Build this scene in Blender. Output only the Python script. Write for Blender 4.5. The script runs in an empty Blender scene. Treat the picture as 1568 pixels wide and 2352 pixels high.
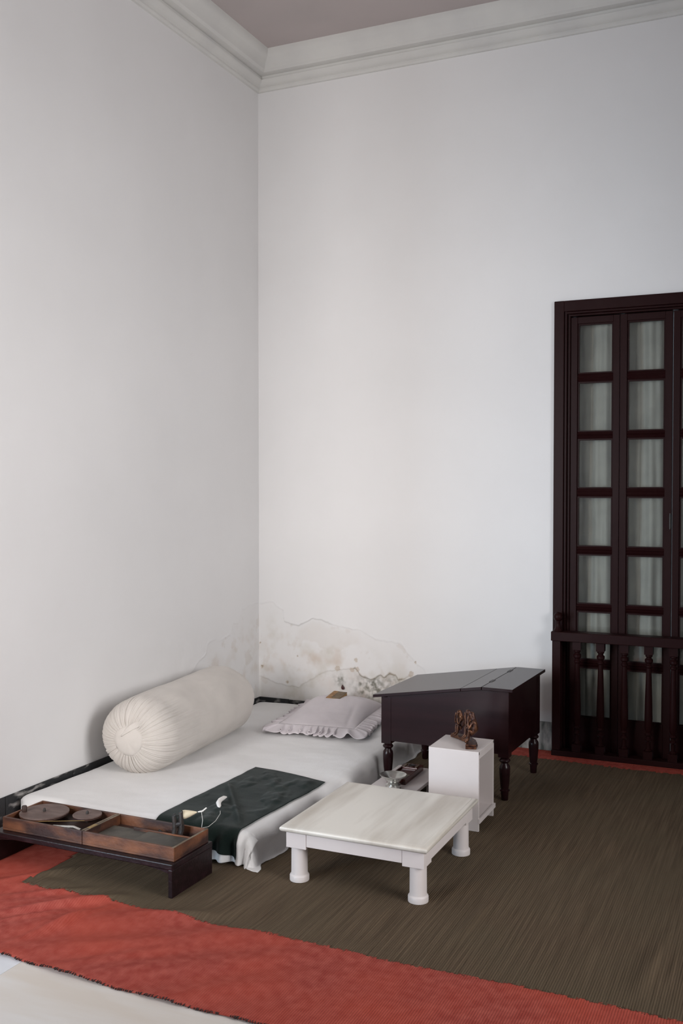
import bpy, bmesh, math, random
from mathutils import Vector, Matrix, noise
R = math.radians
random.seed(7)
scn = bpy.context.scene
COL = scn.collection

# ---------------------------------------------------------------- camera
cam_d = bpy.data.cameras.new('camera'); cam = bpy.data.objects.new('camera', cam_d); COL.objects.link(cam)
cam_d.sensor_fit = 'VERTICAL'; cam_d.sensor_height = 36; cam_d.sensor_width = 24
cam_d.lens = 36 * 2287 / 2352
cam.location = (2.920, -5.256, 1.40)
cam.rotation_euler = (R(90 - 1.403), 0, R(24.308))
cam_d.clip_start = 0.05
scn.camera = cam

# ---------------------------------------------------------------- light
w = bpy.data.worlds.new('world'); scn.world = w; w.use_nodes = True
w.node_tree.nodes['Background'].inputs[0].default_value = (0.75, 0.87, 1.0, 1)
w.node_tree.nodes['Background'].inputs[1].default_value = 0.9
def area(name, loc, rot, sx, sy, power, color, spread=180):
    d = bpy.data.lights.new(name, 'AREA'); d.shape = 'RECTANGLE'; d.size = sx; d.size_y = sy
    d.energy = power; d.color = color; d.spread = R(spread)
    o = bpy.data.objects.new(name, d); COL.objects.link(o); o.location = loc; o.rotation_euler = rot
    return o
# daylight through the openings of the room, all behind the camera: window and door in the rear wall (an unseen bay is added on the left to let them shine in), fill window in the right wall
# (limited spread and a slight down tilt, set to keep the wall tops dark)
area('daylight_rear_window', (0.10, -5.98, 1.75), (R(84), 0, 0), 1.0, 1.6, 25, (1.0, 0.965, 0.945), 80)
area('daylight_rear_door', (-1.15, -5.98, 0.98), (R(84), 0, R(-12)), 0.9, 1.7, 27, (0.62, 0.81, 1.0), 75)
area('side_window_fill', (4.62, -3.10, 1.80), (R(85), 0, R(82)), 1.5, 1.6, 31, (1.0, 0.97, 0.96), 100)  # fill added on the right to brighten the left wall
scn.view_settings.view_transform = 'Standard'; scn.view_settings.look = 'None'
scn.view_settings.gamma = 1; scn.view_settings.use_curve_mapping = False
scn.view_settings.exposure = 0.35

# ---------------------------------------------------------------- helpers
def empty(name, loc=(0, 0, 0), rz=0):
    o = bpy.data.objects.new(name, None); COL.objects.link(o); o.location = loc; o.rotation_euler = (0, 0, rz)
    o.empty_display_size = 0.05
    return o
def tag(o, label=None, cat=None, group=None, kind=None):
    if label: o['label'] = label
    if cat: o['category'] = cat
    if group: o['group'] = group
    if kind: o['kind'] = kind
    return o
def obj(name, bm, m, parent=None, smooth=False, loc=None, bevel=0, label=None, angle=35):
    bmesh.ops.recalc_face_normals(bm, faces=bm.faces)
    me = bpy.data.meshes.new(name); bm.to_mesh(me); bm.free()
    me.materials.append(m)
    if smooth:
        me.polygons.foreach_set('use_smooth', [True] * len(me.polygons))
        me.set_sharp_from_angle(angle=R(angle))
    o = bpy.data.objects.new(name, me); COL.objects.link(o)
    if parent: o.parent = parent
    if loc: o.location = loc
    if bevel:
        b = o.modifiers.new('bevel', 'BEVEL'); b.width = bevel; b.segments = 2; b.limit_method = 'ANGLE'; b.angle_limit = R(35)
    if label: o['label'] = label
    return o
def box(bm, x0, x1, y0, y1, z0, z1, mat4=None):
    vs = [bm.verts.new(p) for p in [(x0,y0,z0),(x1,y0,z0),(x1,y1,z0),(x0,y1,z0),(x0,y0,z1),(x1,y0,z1),(x1,y1,z1),(x0,y1,z1)]]
    for f in [(0,3,2,1),(4,5,6,7),(0,1,5,4),(1,2,6,5),(2,3,7,6),(3,0,4,7)]:
        bm.faces.new([vs[i] for i in f])
    if mat4: bmesh.ops.transform(bm, matrix=mat4, verts=vs)
    return vs
def bx(*a, **k):
    bm = bmesh.new(); box(bm, *a, **k); return bm
def lathe(bm, prof, n=24, cx=0, cy=0, cap=True, sx=1, sy=1):
    rings = []
    for r, z in prof:
        rings.append([bm.verts.new((cx + sx*r*math.cos(2*math.pi*i/n), cy + sy*r*math.sin(2*math.pi*i/n), z)) for i in range(n)])
    for a, b in zip(rings, rings[1:]):
        for i in range(n):
            bm.faces.new([a[i], a[(i+1)%n], b[(i+1)%n], b[i]])
    if cap:
        bm.faces.new(rings[0][::-1]); bm.faces.new(rings[-1])
    return rings
def lath(prof, **k):
    bm = bmesh.new(); lathe(bm, prof, **k); return bm
def tube(bm, pts, rad, n=8):
    pts = [Vector(p) for p in pts]
    if not hasattr(rad, '__len__'): rad = [rad]*len(pts)
    rings = []
    for i, p in enumerate(pts):
        t = (pts[min(i+1, len(pts)-1)] - pts[max(i-1, 0)]).normalized()
        u = t.cross(Vector((0.13, 0.2, 1))).normalized(); v = t.cross(u)
        rings.append([bm.verts.new(p + rad[i]*(u*math.cos(2*math.pi*k/n) + v*math.sin(2*math.pi*k/n))) for k in range(n)])
    for a, b in zip(rings, rings[1:]):
        for k in range(n): bm.faces.new([a[k], a[(k+1)%n], b[(k+1)%n], b[k]])
    bm.faces.new(rings[0][::-1]); bm.faces.new(rings[-1])
def prism(bm, poly, axis, a0, a1):
    """extrude a 2-D outline along an axis ('x','y','z')"""
    def mk(p, a):
        return {'x': (a, p[0], p[1]), 'y': (p[0], a, p[1]), 'z': (p[0], p[1], a)}[axis]
    A = [bm.verts.new(mk(p, a0)) for p in poly]; B = [bm.verts.new(mk(p, a1)) for p in poly]
    n = len(poly)
    for i in range(n): bm.faces.new([A[i], A[(i+1)%n], B[(i+1)%n], B[i]])
    bm.faces.new(A[::-1]); bm.faces.new(B)
def gridmesh(us, vs, fn):
    bm = bmesh.new(); V = [[bm.verts.new(fn(u, v)) for v in vs] for u in us]
    for i in range(len(us)-1):
        for j in range(len(vs)-1):
            bm.faces.new([V[i][j], V[i+1][j], V[i+1][j+1], V[i][j+1]])
    return bm
def lin(a, b, n): return [a + (b-a)*i/n for i in range(n+1)]
def smst(a, b, x):
    t = min(1, max(0, (x-a)/(b-a))); return t*t*(3-2*t)
def pl(poly, x):
    if x <= poly[0][0]: return poly[0][1]
    for (x0, z0), (x1, z1) in zip(poly, poly[1:]):
        if x <= x1: return z0 + (z1-z0)*(x-x0)/max(1e-6, x1-x0)
    return poly[-1][1]
def fb(x, y, z=0, s=1.0, o=4): return noise.fractal(Vector((x*s, y*s, z*s)), 0.9, 2.1, o)

# ---------------------------------------------------------------- materials
def mat(name, col, rough=0.6, col2=None, nscale=8, nfac=(0.4, 0.65), stretch=(1,1,1), bump=0.0, bscale=60, bstretch=(1,1,1),
        metal=0, coat=0, spec=0.5, sheen=0, fine=0.0, detail=6):
    m = bpy.data.materials.new(name); m.use_nodes = True; nt = m.node_tree; N = nt.nodes; L = nt.links
    b = N['Principled BSDF']; b.inputs['Roughness'].default_value = rough; b.inputs['Metallic'].default_value = metal
    b.inputs['Coat Weight'].default_value = coat; b.inputs['Specular IOR Level'].default_value = spec
    b.inputs['Coat Roughness'].default_value = 0.15
    b.inputs['Sheen Weight'].default_value = sheen
    tc = N.new('ShaderNodeTexCoord')
    base = None
    if col2:
        mp = N.new('ShaderNodeMapping'); mp.inputs['Scale'].default_value = stretch; L.new(tc.outputs['Object'], mp.inputs[0])
        n = N.new('ShaderNodeTexNoise'); n.inputs['Scale'].default_value = nscale; n.inputs['Detail'].default_value = detail
        L.new(mp.outputs[0], n.inputs[0])
        r = N.new('ShaderNodeValToRGB'); r.color_ramp.elements[0].position = nfac[0]; r.color_ramp.elements[1].position = nfac[1]
        r.color_ramp.elements[0].color = (*col, 1); r.color_ramp.elements[1].color = (*col2, 1)
        L.new(n.outputs[0], r.inputs[0]); base = r.outputs[0]
        L.new(base, b.inputs['Base Color'])
    else:
        b.inputs['Base Color'].default_value = (*col, 1)
    if bump:
        mp = N.new('ShaderNodeMapping'); mp.inputs['Scale'].default_value = bstretch; L.new(tc.outputs['Object'], mp.inputs[0])
        n = N.new('ShaderNodeTexNoise'); n.inputs['Scale'].default_value = bscale; n.inputs['Detail'].default_value = 5
        L.new(mp.outputs[0], n.inputs[0])
        bp = N.new('ShaderNodeBump'); bp.inputs['Strength'].default_value = bump; bp.inputs['Distance'].default_value = 0.004
        L.new(n.outputs[0], bp.inputs['Height']); L.new(bp.outputs[0], b.inputs['Normal'])
    return m

def wall_mat(name, col):
    """whitewash; mesh attribute 'damp' holds the outline of the peeled patches, 'mold' the black spotting and dark edge lines"""
    m = mat(name, col, 0.75, tuple(c*0.93 for c in col), nscale=1.3, nfac=(0.3, 0.75), bump=0.25, bscale=9)
    nt = m.node_tree; N = nt.nodes; L = nt.links; b = N['Principled BSDF']
    base = b.inputs['Base Color'].links[0].from_socket
    tc = N.new('ShaderNodeTexCoord')
    at = N.new('ShaderNodeAttribute'); at.attribute_name = 'damp'
    sep = N.new('ShaderNodeSeparateColor'); L.new(at.outputs['Color'], sep.inputs[0])
    n = N.new('ShaderNodeTexNoise'); n.inputs['Scale'].default_value = 7; n.inputs['Detail'].default_value = 7
    L.new(tc.outputs['Object'], n.inputs[0])
    r = N.new('ShaderNodeValToRGB'); cr = r.color_ramp
    cr.elements[0].position = 0.32; cr.elements[0].color = (0.60, 0.575, 0.52, 1)
    cr.elements[1].position = 0.66; cr.elements[1].color = (0.60, 0.51, 0.44, 1)
    e = cr.elements.new(0.5); e.color = (0.66, 0.625, 0.58, 1)
    L.new(n.outputs[0], r.inputs[0])
    mx = N.new('ShaderNodeMix'); mx.data_type = 'RGBA'
    L.new(sep.outputs[0], mx.inputs['Factor']); L.new(base, mx.inputs['A']); L.new(r.outputs[0], mx.inputs['B'])
    mx2 = N.new('ShaderNodeMix'); mx2.data_type = 'RGBA'
    L.new(sep.outputs[1], mx2.inputs['Factor']); L.new(mx.outputs['Result'], mx2.inputs['A']); mx2.inputs['B'].default_value = (0.13, 0.125, 0.09, 1)
    mx3 = N.new('ShaderNodeMix'); mx3.data_type = 'RGBA'
    L.new(sep.outputs[2], mx3.inputs['Factor']); L.new(mx2.outputs['Result'], mx3.inputs['A']); mx3.inputs['B'].default_value = (0.40, 0.28, 0.16, 1)
    L.new(mx3.outputs['Result'], b.inputs['Base Color'])
    return m

M = {}
M['wall'] = wall_mat('whitewash', (0.80, 0.79, 0.785))
M['ceiling'] = mat('ceiling_paint', (0.50, 0.44, 0.43), 0.8, (0.46, 0.41, 0.40), nscale=2)
M['cornice'] = mat('cornice_plaster', (0.68, 0.67, 0.64), 0.7, (0.63, 0.62, 0.60), nscale=4, bump=0.15, bscale=20)
M['marble_floor'] = mat('floor_marble', (0.64, 0.575, 0.51), 0.32, (0.71, 0.68, 0.65), nscale=2.2, nfac=(0.35, 0.6), stretch=(0.6, 3.5, 1), bump=0.03, bscale=30)
M['marble_pale'] = mat('floor_marble_pale', (0.74, 0.75, 0.78), 0.3, (0.66, 0.67, 0.70), nscale=3, nfac=(0.4, 0.6), stretch=(0.6, 3.5, 1))
M['grout'] = mat('grout', (0.25, 0.23, 0.21), 0.9)
M['skirt'] = mat('skirting_slate', (0.012, 0.013, 0.015), 0.5, (0.45, 0.43, 0.41), nscale=10, nfac=(0.52, 0.70), stretch=(1, 1, 3), bump=0.3, bscale=60)
M['skirt_pale'] = mat('skirting_washed', (0.10, 0.115, 0.10), 0.5, (0.55, 0.54, 0.50), nscale=14, nfac=(0.40, 0.62), stretch=(1.5, 1, 0.6), bump=0.3, bscale=60)
M['maroon'] = mat('maroon_gloss_paint', (0.0165, 0.0040, 0.0043), 0.42, (0.019, 0.006, 0.006), nscale=6, stretch=(1, 1, 0.3), bump=0.12, bscale=40, spec=0.08)
M['desk'] = mat('dark_polished_wood', (0.0135, 0.0042, 0.0050), 0.25, (0.019, 0.0062, 0.0072), nscale=5, stretch=(0.4, 4, 4), bump=0.03, bscale=30, spec=0.26)
M['bench'] = mat('bench_purple_varnish', (0.009, 0.003, 0.004), 0.38, (0.024, 0.009, 0.012), nscale=22, nfac=(0.5, 0.8), stretch=(1, 1, 2), bump=0.25, bscale=90, spec=0.35)
M['chark'] = mat('old_teak', (0.030, 0.011, 0.008), 0.55, (0.20, 0.072, 0.028), nscale=8, nfac=(0.42, 0.72), stretch=(0.8, 0.8, 2), bump=0.3, bscale=70)
M['chark_dark'] = mat('old_teak_dark', (0.022, 0.011, 0.009), 0.6, (0.05, 0.022, 0.015), nscale=9, bump=0.3, bscale=70)
M['disc'] = mat('wheel_wood', (0.10, 0.062, 0.052), 0.6, (0.15, 0.10, 0.085), nscale=12, stretch=(1, 4, 1), bump=0.2, bscale=50)
M['slate'] = mat('slate_panel', (0.055, 0.05, 0.042), 0.6, (0.085, 0.075, 0.06), nscale=18, bump=0.2, bscale=80)
M['rim'] = mat('worn_edge', (0.10, 0.07, 0.045), 0.6, (0.20, 0.15, 0.10), nscale=30)
M['brass'] = mat('dull_brass', (0.35, 0.24, 0.10), 0.45, metal=0.8)
M['iron'] = mat('blackened_iron', (0.012, 0.010, 0.010), 0.5, (0.03, 0.02, 0.015), nscale=60, bump=0.4, bscale=80)
M['white_paint'] = mat('white_enamel', (0.685, 0.625, 0.605), 0.42, (0.65, 0.59, 0.57), nscale=6, bump=0.05, bscale=30)
M['marble_top'] = mat('table_marble', (0.74, 0.705, 0.64), 0.33, (0.44, 0.385, 0.32), nscale=2.6, nfac=(0.46, 0.78), stretch=(4.2, 0.5, 1), bump=0.02, bscale=20, detail=8)
M['sheet'] = mat('white_cotton', (0.78, 0.77, 0.765), 0.85, (0.75, 0.74, 0.73), nscale=5, bump=0.25, bscale=400, sheen=0.1)
M['bolster'] = mat('unbleached_cotton', (0.63, 0.585, 0.54), 0.9, (0.58, 0.54, 0.50), nscale=6, bump=0.25, bscale=350, sheen=0.1)
M['pillow'] = mat('pillow_cotton', (0.64, 0.59, 0.61), 0.9, (0.60, 0.555, 0.575), nscale=8, bump=0.2, bscale=300, sheen=0.1)
M['green'] = mat('dark_green_wool', (0.006, 0.0125, 0.0105), 0.95, (0.010, 0.018, 0.015), nscale=12, bump=0.4, bscale=300, sheen=0.08, spec=0.15)
M['book_leather'] = mat('worn_tan_leather', (0.26, 0.13, 0.05), 0.6, (0.40, 0.24, 0.10), nscale=40, bump=0.3, bscale=200)
M['book_cover'] = mat('worn_brown_cloth', (0.15, 0.105, 0.065), 0.8, (0.20, 0.15, 0.095), nscale=50, bump=0.3, bscale=200)
M['paper'] = mat('old_paper', (0.46, 0.28, 0.11), 0.8, (0.36, 0.20, 0.08), nscale=60, stretch=(1, 1, 12))
M['lacquer'] = mat('red_brown_lacquer', (0.045, 0.006, 0.005), 0.25, (0.07, 0.012, 0.009), nscale=30, coat=0.4, bump=0.2, bscale=60)
M['tin'] = mat('tinned_metal', (0.60, 0.59, 0.56), 0.22, (0.40, 0.41, 0.38), nscale=30, metal=0.9, bump=0.1, bscale=40)
M['bronze'] = mat('patina_bronze', (0.035, 0.011, 0.008), 0.38, (0.20, 0.085, 0.04), nscale=60, nfac=(0.42, 0.72), metal=0.5, bump=0.5, bscale=120)
M['puni'] = mat('raw_cotton', (0.80, 0.77, 0.74), 0.95, bump=0.4, bscale=150)
M['thread'] = mat('cotton_thread', (0.70, 0.68, 0.64), 0.9)
M['cop'] = mat('spun_yarn', (0.74, 0.64, 0.46), 0.9, bump=0.5, bscale=200, bstretch=(8, 1, 1))
M['teal'] = mat('teal_yarn', (0.01, 0.16, 0.13), 0.9)
M['redleaf'] = mat('dark_red_petal', (0.045, 0.006, 0.005), 0.5)
M['curtain'] = mat('grey_white_voile', (0.47, 0.455, 0.43), 0.9, (0.40, 0.39, 0.37), nscale=9, bump=0.2, bscale=200)
M['red_wool'] = None

def glass_mat():
    m = bpy.data.materials.new('old_window_glass'); m.use_nodes = True; nt = m.node_tree; N = nt.nodes; L = nt.links
    N.remove(N['Principled BSDF'])
    t = N.new('ShaderNodeBsdfTransparent'); t.inputs[0].default_value = (0.92, 0.93, 0.91, 1)
    g = N.new('ShaderNodeBsdfGlossy'); g.inputs['Roughness'].default_value = 0.03
    f = N.new('ShaderNodeFresnel'); f.inputs['IOR'].default_value = 1.5
    tc = N.new('ShaderNodeTexCoord'); n = N.new('ShaderNodeTexNoise'); n.inputs['Scale'].default_value = 5; L.new(tc.outputs['Object'], n.inputs[0])
    bp = N.new('ShaderNodeBump'); bp.inputs['Strength'].default_value = 0.25; bp.inputs['Distance'].default_value = 0.01
    L.new(n.outputs[0], bp.inputs['Height']); L.new(bp.outputs[0], g.inputs['Normal'])
    mx = N.new('ShaderNodeMixShader'); L.new(f.outputs[0], mx.inputs[0]); L.new(t.outputs[0], mx.inputs[1]); L.new(g.outputs[0], mx.inputs[2])
    L.new(mx.outputs[0], N['Material Output'].inputs[0])
    return m
M['glass'] = glass_mat()

def rug_mat(name, c1, c2, c3, rib, period=0.0072):
    """woven wool: ribs along y, colour varying from yarn to yarn"""
    m = bpy.data.materials.new(name); m.use_nodes = True; nt = m.node_tree; N = nt.nodes; L = nt.links
    b = N['Principled BSDF']; b.inputs['Roughness'].default_value = 0.95; b.inputs['Specular IOR Level'].default_value = 0.12
    tc = N.new('ShaderNodeTexCoord')
    mp = N.new('ShaderNodeMapping'); mp.inputs['Scale'].default_value = (110, 3, 1) if rib else (30, 30, 1); L.new(tc.outputs['Object'], mp.inputs[0])
    n = N.new('ShaderNodeTexNoise'); n.inputs['Scale'].default_value = 1; n.inputs['Detail'].default_value = 4; L.new(mp.outputs[0], n.inputs[0])
    n2 = N.new('ShaderNodeTexNoise'); n2.inputs['Scale'].default_value = 2.5; n2.inputs['Detail'].default_value = 5; L.new(tc.outputs['Object'], n2.inputs[0])
    r = N.new('ShaderNodeValToRGB'); r.color_ramp.elements[0].position = 0.35; r.color_ramp.elements[0].color = (*c1, 1)
    r.color_ramp.elements[1].position = 0.68; r.color_ramp.elements[1].color = (*c2, 1)
    L.new(n.outputs[0], r.inputs[0])
    r2 = N.new('ShaderNodeValToRGB'); r2.color_ramp.elements[0].position = 0.40; r2.color_ramp.elements[0].color = (0, 0, 0, 1)
    r2.color_ramp.elements[1].position = 0.70; r2.color_ramp.elements[1].color = (0.7, 0.7, 0.7, 1); L.new(n2.outputs[0], r2.inputs[0])
    mx = N.new('ShaderNodeMix'); mx.data_type = 'RGBA'; L.new(r2.outputs[0], mx.inputs['Factor']); L.new(r.outputs[0], mx.inputs['A']); mx.inputs['B'].default_value = (*c3, 1)
    L.new(mx.outputs['Result'], b.inputs['Base Color'])
    wv = N.new('ShaderNodeTexWave'); wv.bands_direction = 'X'; wv.inputs['Scale'].default_value = 0.314/period; wv.inputs['Distortion'].default_value = 0.8
    wv.inputs['Detail'].default_value = 1; L.new(tc.outputs['Object'], wv.inputs[0])
    n3 = N.new('ShaderNodeTexNoise'); n3.inputs['Scale'].default_value = 260; L.new(tc.outputs['Object'], n3.inputs[0])
    ad = N.new('ShaderNodeMath'); ad.operation = 'ADD'; L.new(wv.outputs['Fac'], ad.inputs[0]); L.new(n3.outputs[0], ad.inputs[1])
    bp = N.new('ShaderNodeBump'); bp.inputs['Strength'].default_value = 0.45 if rib else 0.4; bp.inputs['Distance'].default_value = 0.003
    L.new(ad.outputs[0], bp.inputs['Height']); L.new(bp.outputs[0], b.inputs['Normal'])
    return m
M['rug_brown'] = rug_mat('rug_field_wool', (0.080, 0.056, 0.036), (0.138, 0.099, 0.064), (0.104, 0.080, 0.051), True)
M['rug_red'] = rug_mat('rug_border_wool', (0.29, 0.050, 0.038), (0.40, 0.092, 0.070), (0.42, 0.072, 0.045), False)
M['brown_thread'] = mat('brown_joining_thread', (0.13, 0.05, 0.03), 0.9, (0.07, 0.04, 0.02), nscale=80)
M['dark_thread'] = mat('dark_binding_thread', (0.03, 0.014, 0.012), 0.9)

# ================================================================ SETTING
ROOM_X, ROOM_Y, CEIL = 4.55, -5.90, 3.93
DX0, DX1, DZ = 1.800, 3.06, 2.370      # door opening in the back wall

# --- peeling outlines (metres): (x, z) on the back wall, (-y, z) on the left wall
PA = [(0.0,0.70),(0.094,0.712),(0.164,0.668),(0.169,0.602),(0.201,0.594),(0.264,0.579),(0.301,0.60),(0.363,0.632),(0.42,0.621),(0.502,0.597),(0.672,0.575),(0.771,0.527),(0.916,0.518),(0.963,0.458),(1.011,0.408),(1.058,0.376),(1.114,0.291),(1.2,0.18),(1.3,0.0)]
PB = [(0.0,0.267),(0.115,0.228),(0.264,0.216),(0.42,0.318),(0.532,0.345),(0.602,0.35),(0.632,0.366),(0.657,0.327),(0.682,0.311),(0.736,0.301),(0.79,0.328),(0.81,0.321),(0.844,0.341),(0.882,0.335),(0.897,0.309),(0.964,0.342),(1.002,0.336),(1.058,0.233),(1.12,0.1),(1.2,0)]
PC = [(0.0,0.707),(0.102,0.70),(0.205,0.683),(0.242,0.609),(0.305,0.621),(0.332,0.552),(0.393,0.546),(0.453,0.532),(0.495,0.552),(0.578,0.541),(0.595,0.483),(0.691,0.446),(0.707,0.423),(0.845,0.37),(1.0,0.16),(1.1,0)]
PINK = [(0.25,0.60),(0.262,0.466),(0.278,0.44),(0.36,0.47),(0.42,0.50),(0.50,0.46),(0.60,0.44),(0.66,0.50),(0.69,0.56)]
SPOTS = [(0.637,0.403,0.012),(0.973,0.347,0.016),(0.008,0.464,0.006),(0.021,0.323,0.010),(1.001,0.418,0.007),(0.61,0.345,0.014),(0.645,0.35,0.014),(0.52,0.345,0.016),(0.19,0.24,0.010),(0.26,0.40,0.006)]
def wall_relief(x, z, back=True):
    """-> (thickness of paint above plaster, damp, mold, ochre)"""
    j = 0.008*fb(x, z, 0.3 if back else 5, 22, 3)
    hA = pl(PA if back else PC, x) + j - z       # > 0 below the outline
    big = 1 if hA > 0 else 0
    if z > 0.95 or x > 1.4: return 0.0, 0, 0, 0
    h = -0.0016*smst(-0.002, 0.004, hA)
    n1 = fb(x, z, 2, 6, 4)
    damp = 0
    if big: damp = (0.10 + 0.75*smst(-0.15, 0.6, n1))*smst(-0.01, 0.25, hA) + 0.06
    if not back or x < 0.15: damp *= 0.8
    mold_crack = 0; och = 0
    if back:
        hB = pl(PB, x) + j - z
        if hB > 0:
            h -= 0.0030*smst(0, 0.005, hB); damp = min(1, damp + 0.25)
            if x > 0.40:
                c = smst(0.42, 0.54, x + 0.03*fb(x, z, 5, 30, 2))* max(math.exp(-((x-0.74)/0.10)**2 - ((z-0.25)/0.07)**2), 0.8*math.exp(-((x-0.53)/0.035)**2 - ((z-0.28)/0.035)**2), 0.5*math.exp(-((x-0.86)/0.08)**2 - ((z-0.29)/0.04)**2))
                mold_crack = max(0, min(0.85, 1.5*c*(0.35 + 0.9*fb(x, z, 7, 34, 4))))
        t = smst(0.24, 0.28, x)*smst(0.70, 0.55, x)*smst(0.0, 0.015, z - (0.455 + 0.03*math.sin(x*23)+0.02*fb(x, z, 30, 25, 3)))*smst(0, 0.05, hA)
        h -= 0.0006*t; och = 0.10*t
        if 0.62 < x < 0.92: mold_crack = max(mold_crack, 0.7*math.exp(-((hB-0.002)/0.005)**2))  # thin dark line drawn along the lower peeled edge
        mold_crack = max(mold_crack, 0.28*math.exp(-(hA/0.004)**2)*smst(0.15, 0.18, x)*smst(0.55, 0.40, x))  # faint dark crack line along the upper outline
        edge = math.exp(-(hB/0.006)**2)*(1 if 0.6 < x < 1.04 else 0.25)
        och = max(och, 0.35*edge*max(0, 0.5+fb(x, z, 3, 40, 2)))
        n4 = fb(x, z, 11, 11, 4)
        if big and n4 > 0.40: och = max(och, 0.14*smst(0.40, 0.7, n4))
        for sx, sz, sr in SPOTS:
            d = math.hypot(x-sx, (z-sz)) / sr + 0.5*fb(x, z, 9, 60, 2)
            if d < 1: och = max(och, 0.45); h -= 0.0015*(1-max(0, d))
            if d < 0.35 and sr < 0.0105: mold_crack = 0.9
    else:
        n4 = fb(x, z, 17, 9, 4)
        if big and n4 > 0.25: och = 0.15*smst(0.25, 0.5, n4)
        damp *= 0.8
    # bubbled edge that lifts off and throws a thin shadow
    lift = 0.0026*math.exp(-((hA+0.006)/0.005)**2)*max(0, fb(x, 0, 4 if back else 8, 9, 2)+0.35)
    if x > 0.95: lift *= 0.3
    h += lift + 0.0012*fb(x, z, 21, 9, 3)*smst(0.9, 0.5, z)
    h *= smst(0.0, 0.012, x)
    return h, damp, mold_crack, och

def relief_wall(name, us, zs, place, hole, back):
    bm = bmesh.new(); cl = bm.loops.layers.float_color.new('damp')
    V = []; C = []
    for u in us:
        row = []; crow = []
        for z in zs:
            h, d, mo, oc = wall_relief(u, z, back)
            row.append(bm.verts.new(place(u, z, h))); crow.append((d, mo, oc, 1))
        V.append(row); C.append(crow)
    for i in range(len(us)-1):
        for j in range(len(zs)-1):
            um, zm = (us[i]+us[i+1])/2, (zs[j]+zs[j+1])/2
            if hole(um, zm): continue
            f = bm.faces.new([V[i][j], V[i+1][j], V[i+1][j+1], V[i][j+1]])
            for lp, (a, b) in zip(f.loops, [(i,j),(i+1,j),(i+1,j+1),(i,j+1)]): lp[cl] = C[a][b]
    me = bpy.data.meshes.new(name); bm.to_mesh(me); bm.free(); me.materials.append(M['wall'])
    me.polygons.foreach_set('use_smooth', [True]*len(me.polygons))
    o = bpy.data.objects.new(name, me); COL.objects.link(o); tag(o, kind='structure'); return o
zs = lin(0, 0.10, 2)[:-1] + lin(0.10, 0.78, 160)[:-1] + lin(0.78, DZ, 6)[:-1] + [DZ, 3.0, 3.6, CEIL+0.05]
us = lin(0, 1.16, 270)[:-1] + lin(1.16, DX0, 6)[:-1] + [DX0, 2.4, DX1, 3.6, ROOM_X]
wb = relief_wall('wall_back', us, zs, lambda u, z, h: (u, -h, z), lambda u, z: DX0 < u < DX1 and z < DZ, True)
ys = lin(0, 1.1, 230)[:-1] + lin(1.1, 3.4, 5) + [-ROOM_Y]
wl = relief_wall('wall_left', ys, zs, lambda u, z, h: (h, -u, z), lambda u, z: 3.4 < u, False)
# masonry behind the plaster of the left wall, and an unseen bay added to pass and shape the rear daylight
bm = bmesh.new(); box(bm, -0.28, -0.004, -3.4, 0.3, 0, 4.0); box(bm, -2.1, -0.28, -3.4, -3.2, 0, 4.0); box(bm, -2.3, -2.1, ROOM_Y-0.2, -3.2, 0, 4.0)
tag(obj('wall_left_core', bm, M['wall']), kind='structure')
# reveal of the door opening and the far side of the back wall
bm = bmesh.new()
box(bm, DX0-0.9, DX0, 0.02, 0.28, 0, DZ+0.4); box(bm, DX1, DX1+0.6, 0.02, 0.28, 0, DZ+0.4); box(bm, DX0, DX1, 0.02, 0.28, DZ, DZ+0.4)
tag(obj('wall_outer', bm, M['wall']), kind='structure')
# right wall, rear wall with its doorway (both out of frame)
bm = bmesh.new()
box(bm, ROOM_X, ROOM_X+0.06, -2.3, 0.3, 0, 4.0); box(bm, ROOM_X, ROOM_X+0.06, ROOM_Y-0.2, -3.9, 0, 4.0); box(bm, ROOM_X, ROOM_X+0.06, -3.9, -2.3, 2.65, 4.0); box(bm, ROOM_X, ROOM_X+0.06, -3.9, -2.3, 0, 0.85)
tag(obj('wall_right', bm, M['wall']), kind='structure')
bm = bmesh.new()
for xa, xb, za, zb in [(-2.3, -1.6, 0, 4), (-1.6, -0.7, 2.1, 4), (-0.7, -0.4, 0, 4), (-0.4, 0.6, 0, 1.0), (-0.4, 0.6, 2.7, 4), (0.6, ROOM_X+0.2, 0, 4)]:
    box(bm, xa, xb, ROOM_Y-0.06, ROOM_Y, za, zb)
tag(obj('wall_rear', bm, M['wall']), kind='structure')
tag(obj('ceiling', bx(-2.3, ROOM_X+0.2, ROOM_Y-0.2, 0.3, CEIL, CEIL+0.12), M['ceiling']), kind='structure')

# --- floor of marble slabs
fl = obj('floor', bx(-2.3, ROOM_X+0.2, ROOM_Y-0.2, 0.02, -0.08, -0.012), M['grout']); tag(fl, kind='structure')
SW = 0.935
for i in range(-4, 5):
    for j in range(-1, 7):
        x0 = 0.86 + (i-0)*SW - SW*0; x0 = 0.862 + (i)*SW - 0
        y1 = 0.0 - j*SW + 0.34; 
        xa, xb, ya, yb = max(x0, -2.1), min(x0+SW, ROOM_X), max(y1-SW, ROOM_Y), min(y1, -0.005 if x0 > -0.2 else -3.4)
        if xb-xa < 0.02 or yb-ya < 0.02: continue
        pale = (xa < 0.5)
        bm = bx(xa+0.0007, xb-0.0007, ya+0.0007, yb-0.0007, -0.0115, 0)
        obj('slab', bm, M['marble_pale'] if pale else M['marble_floor'], fl, bevel=0.0006)
tag(obj('ground_outside', bx(0.5, 8, 0.3, 6, -0.1, -0.02), M['grout']), kind='structure')
tag(obj('wall_verandah', bx(0.5, 8, 3.2, 3.3, -0.1, 4), M['wall']), kind='structure')

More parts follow.
